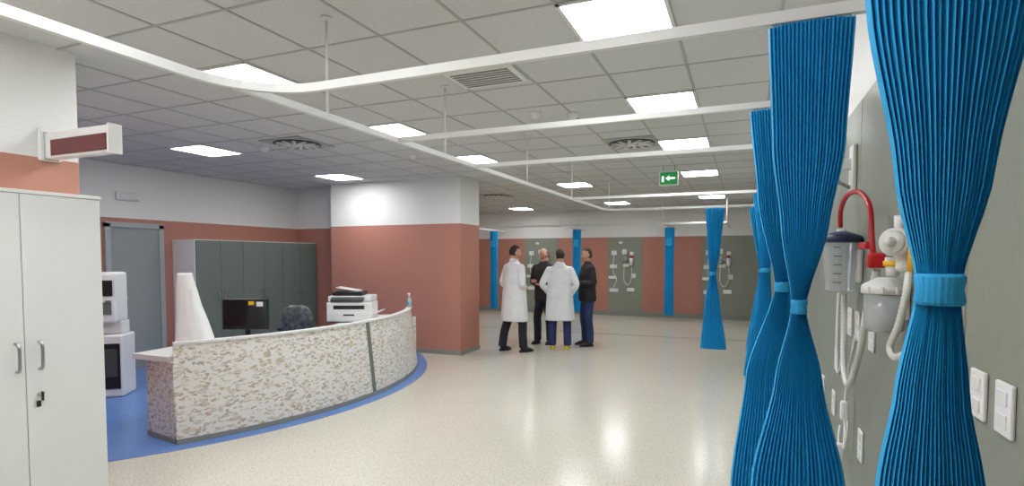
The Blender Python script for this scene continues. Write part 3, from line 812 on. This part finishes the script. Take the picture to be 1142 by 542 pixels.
    for sd in (-1, 1):
        hb.sphere((sd * 0.030, 0.080, 0.004), (0.013, 0.009, 0.008), 'paper', 12, mh)
        hb.sphere((sd * 0.030, 0.087, 0.004), (0.006, 0.004, 0.006), 'eye', 10, mh)
        hb.tube([(sd * 0.015, 0.088, 0.022), (sd * 0.032, 0.087, 0.027), (sd * 0.047, 0.078, 0.021)], 0.004, hair, 8, 2, mh)
        hb.sphere((sd * 0.077, -0.005, -0.006), (0.010, 0.020, 0.032), 'skin', 12, mh)
        hb.sphere((sd * 0.045, 0.058, -0.03), (0.02, 0.022, 0.02), 'skin', 10, mh)
    if bald:
        kp = lambda c: (-0.45 < c.z < 0.35) and c.y < 0.05
    else:
        kp = lambda c: (c.z > 0.42 + 0.35 * max(0, c.y)) or (c.y < 0.05 and c.z > -0.55)
    hb.sphere((0, -0.004, 0.004), (0.082, 0.103, 0.124), hair, 32, mh, hf, keep=kp)
    hb.done(root, fixn=False)
    for sd, (el, wr) in zip((-1, 1), arms):
        hn = B('hand')
        d_ = (Vector(wr) - Vector(el)).normalized()
        q = (-d_).to_track_quat('Z', 'Y').to_matrix().to_4x4()
        mhn = Matrix.Translation(Vector(wr)) @ q
        hn.loft([(0, 0, 0.03, .024, .020), (0, 0, -0.01, .026, .019), (0, 0, -0.04, .038, .016), (0, 0, -0.085, .042, .014), (0, 0, -0.098, .036, .010)], 'skin', 16, mhn)
        for i_, (fx, ln) in enumerate(((-.030, .068), (-.010, .078), (.011, .073), (.031, .056))):
            hn.tube([(fx, 0, -0.085), (fx * 1.05, 0.006, -0.095 - ln * 0.42), (fx * 1.0, 0.022, -0.09 - ln * 0.78), (fx * 0.95, 0.042, -0.088 - ln * 0.95)], [.0095, .009, .0085, .0065], 'skin', 8, 2, mhn)
        hn.tube([(-sd * .028, 0.0, -0.03), (-sd * .050, 0.012, -0.062), (-sd * .052, 0.026, -0.092)], [.012, .011, .008], 'skin', 8, 3, mhn)
        hn.done(root)
    for sd, ft in zip((-1, 1), feet):
        sh = B('shoe')
        rot = Matrix.Translation((ft[0], ft[1] + 0.055, 0)) @ Matrix.Rotation(math.radians(-8 * sd), 4, 'Z')
        sh.sphere((0, 0, 0.012), (0.048, 0.145, 0.075), shoe, 20, rot, lambda v: Vector((v.x * (1 - 0.12 * abs(v.y)), v.y, max(v.z * (1 - 0.42 * max(0, v.y)), -0.15))))
        sh.loft([(0, -0.06, 0.03, .045, .055), (0, -0.06, 0.10, .045, .05)], shoe, 14, rot)
        sh.done(root)
    return root

front = lambda sx, wz=1.08, wy=0.24, wx=0.10: ((sx * 0.25, -0.02, 1.15), (sx * wx, wy, wz))
person('doctor_in_white_coat', (-3.58, 8.70), -30, 1.80, 'coat', 'trs_dark', 'shoe', 'hair', True,
       [((-0.27, -0.04, 1.14), (-0.12, 0.17, 1.05)), ((0.26, -0.04, 1.14), (0.07, 0.17, 1.07))], [(-0.19, -0.10), (0.16, 0.08)], head_turn=-22, head_tilt=10, heavy=1.14)
person('man_in_dark_jacket', (-3.40, 9.72), 172, 1.77, 'jacket2', 'trs_dark', 'shoe', 'hair_grey', False,
       [front(-1, 1.12), front(1, 1.16)], [(-0.12, 0.0), (0.12, 0.04)], head_turn=-15, head_tilt=18, bald=True)
person('doctor_in_white_coat', (-2.94, 9.22), 12, 1.74, 'coat', 'trs_blue', 'shoe_y', 'hair', True,
       [((-0.30, -0.07, 1.16), (-0.20, 0.10, 0.98)), ((0.30, -0.07, 1.16), (0.20, 0.10, 0.98))], [(-0.13, 0.0), (0.14, 0.03)], head_turn=25, head_tilt=10, heavy=1.12)
person('man_in_black_jacket', (-2.60, 9.80), 125, 1.76, 'blk', 'trs_blue', 'shoe', 'hair', False,
       [front(-1, 1.14), front(1, 1.2)], [(-0.12, 0.0), (0.12, 0.0)], head_turn=5, head_tilt=5, heavy=1.08)

# ---------------------------------------------------------------- world + camera
wd = bpy.data.worlds.new('world'); sc.world = wd; wd.use_nodes = True
wd.node_tree.nodes['Background'].inputs[0].default_value = (0.8, 0.85, 0.9, 1)
wd.node_tree.nodes['Background'].inputs[1].default_value = 0.3
cam = bpy.data.cameras.new('camera'); co = bpy.data.objects.new('camera', cam); sc.collection.objects.link(co)
f = 620.0; pitch = math.radians(2.5)
cam.sensor_width = 36; cam.lens = f / 1142 * 36; cam.clip_start = 0.05
co.location = (0, 0, 1.6)
co.rotation_euler = (math.radians(90) - pitch, 0, math.radians(22.6))
cam.shift_y = (16 + f * math.tan(pitch)) / 1142
sc.camera = co
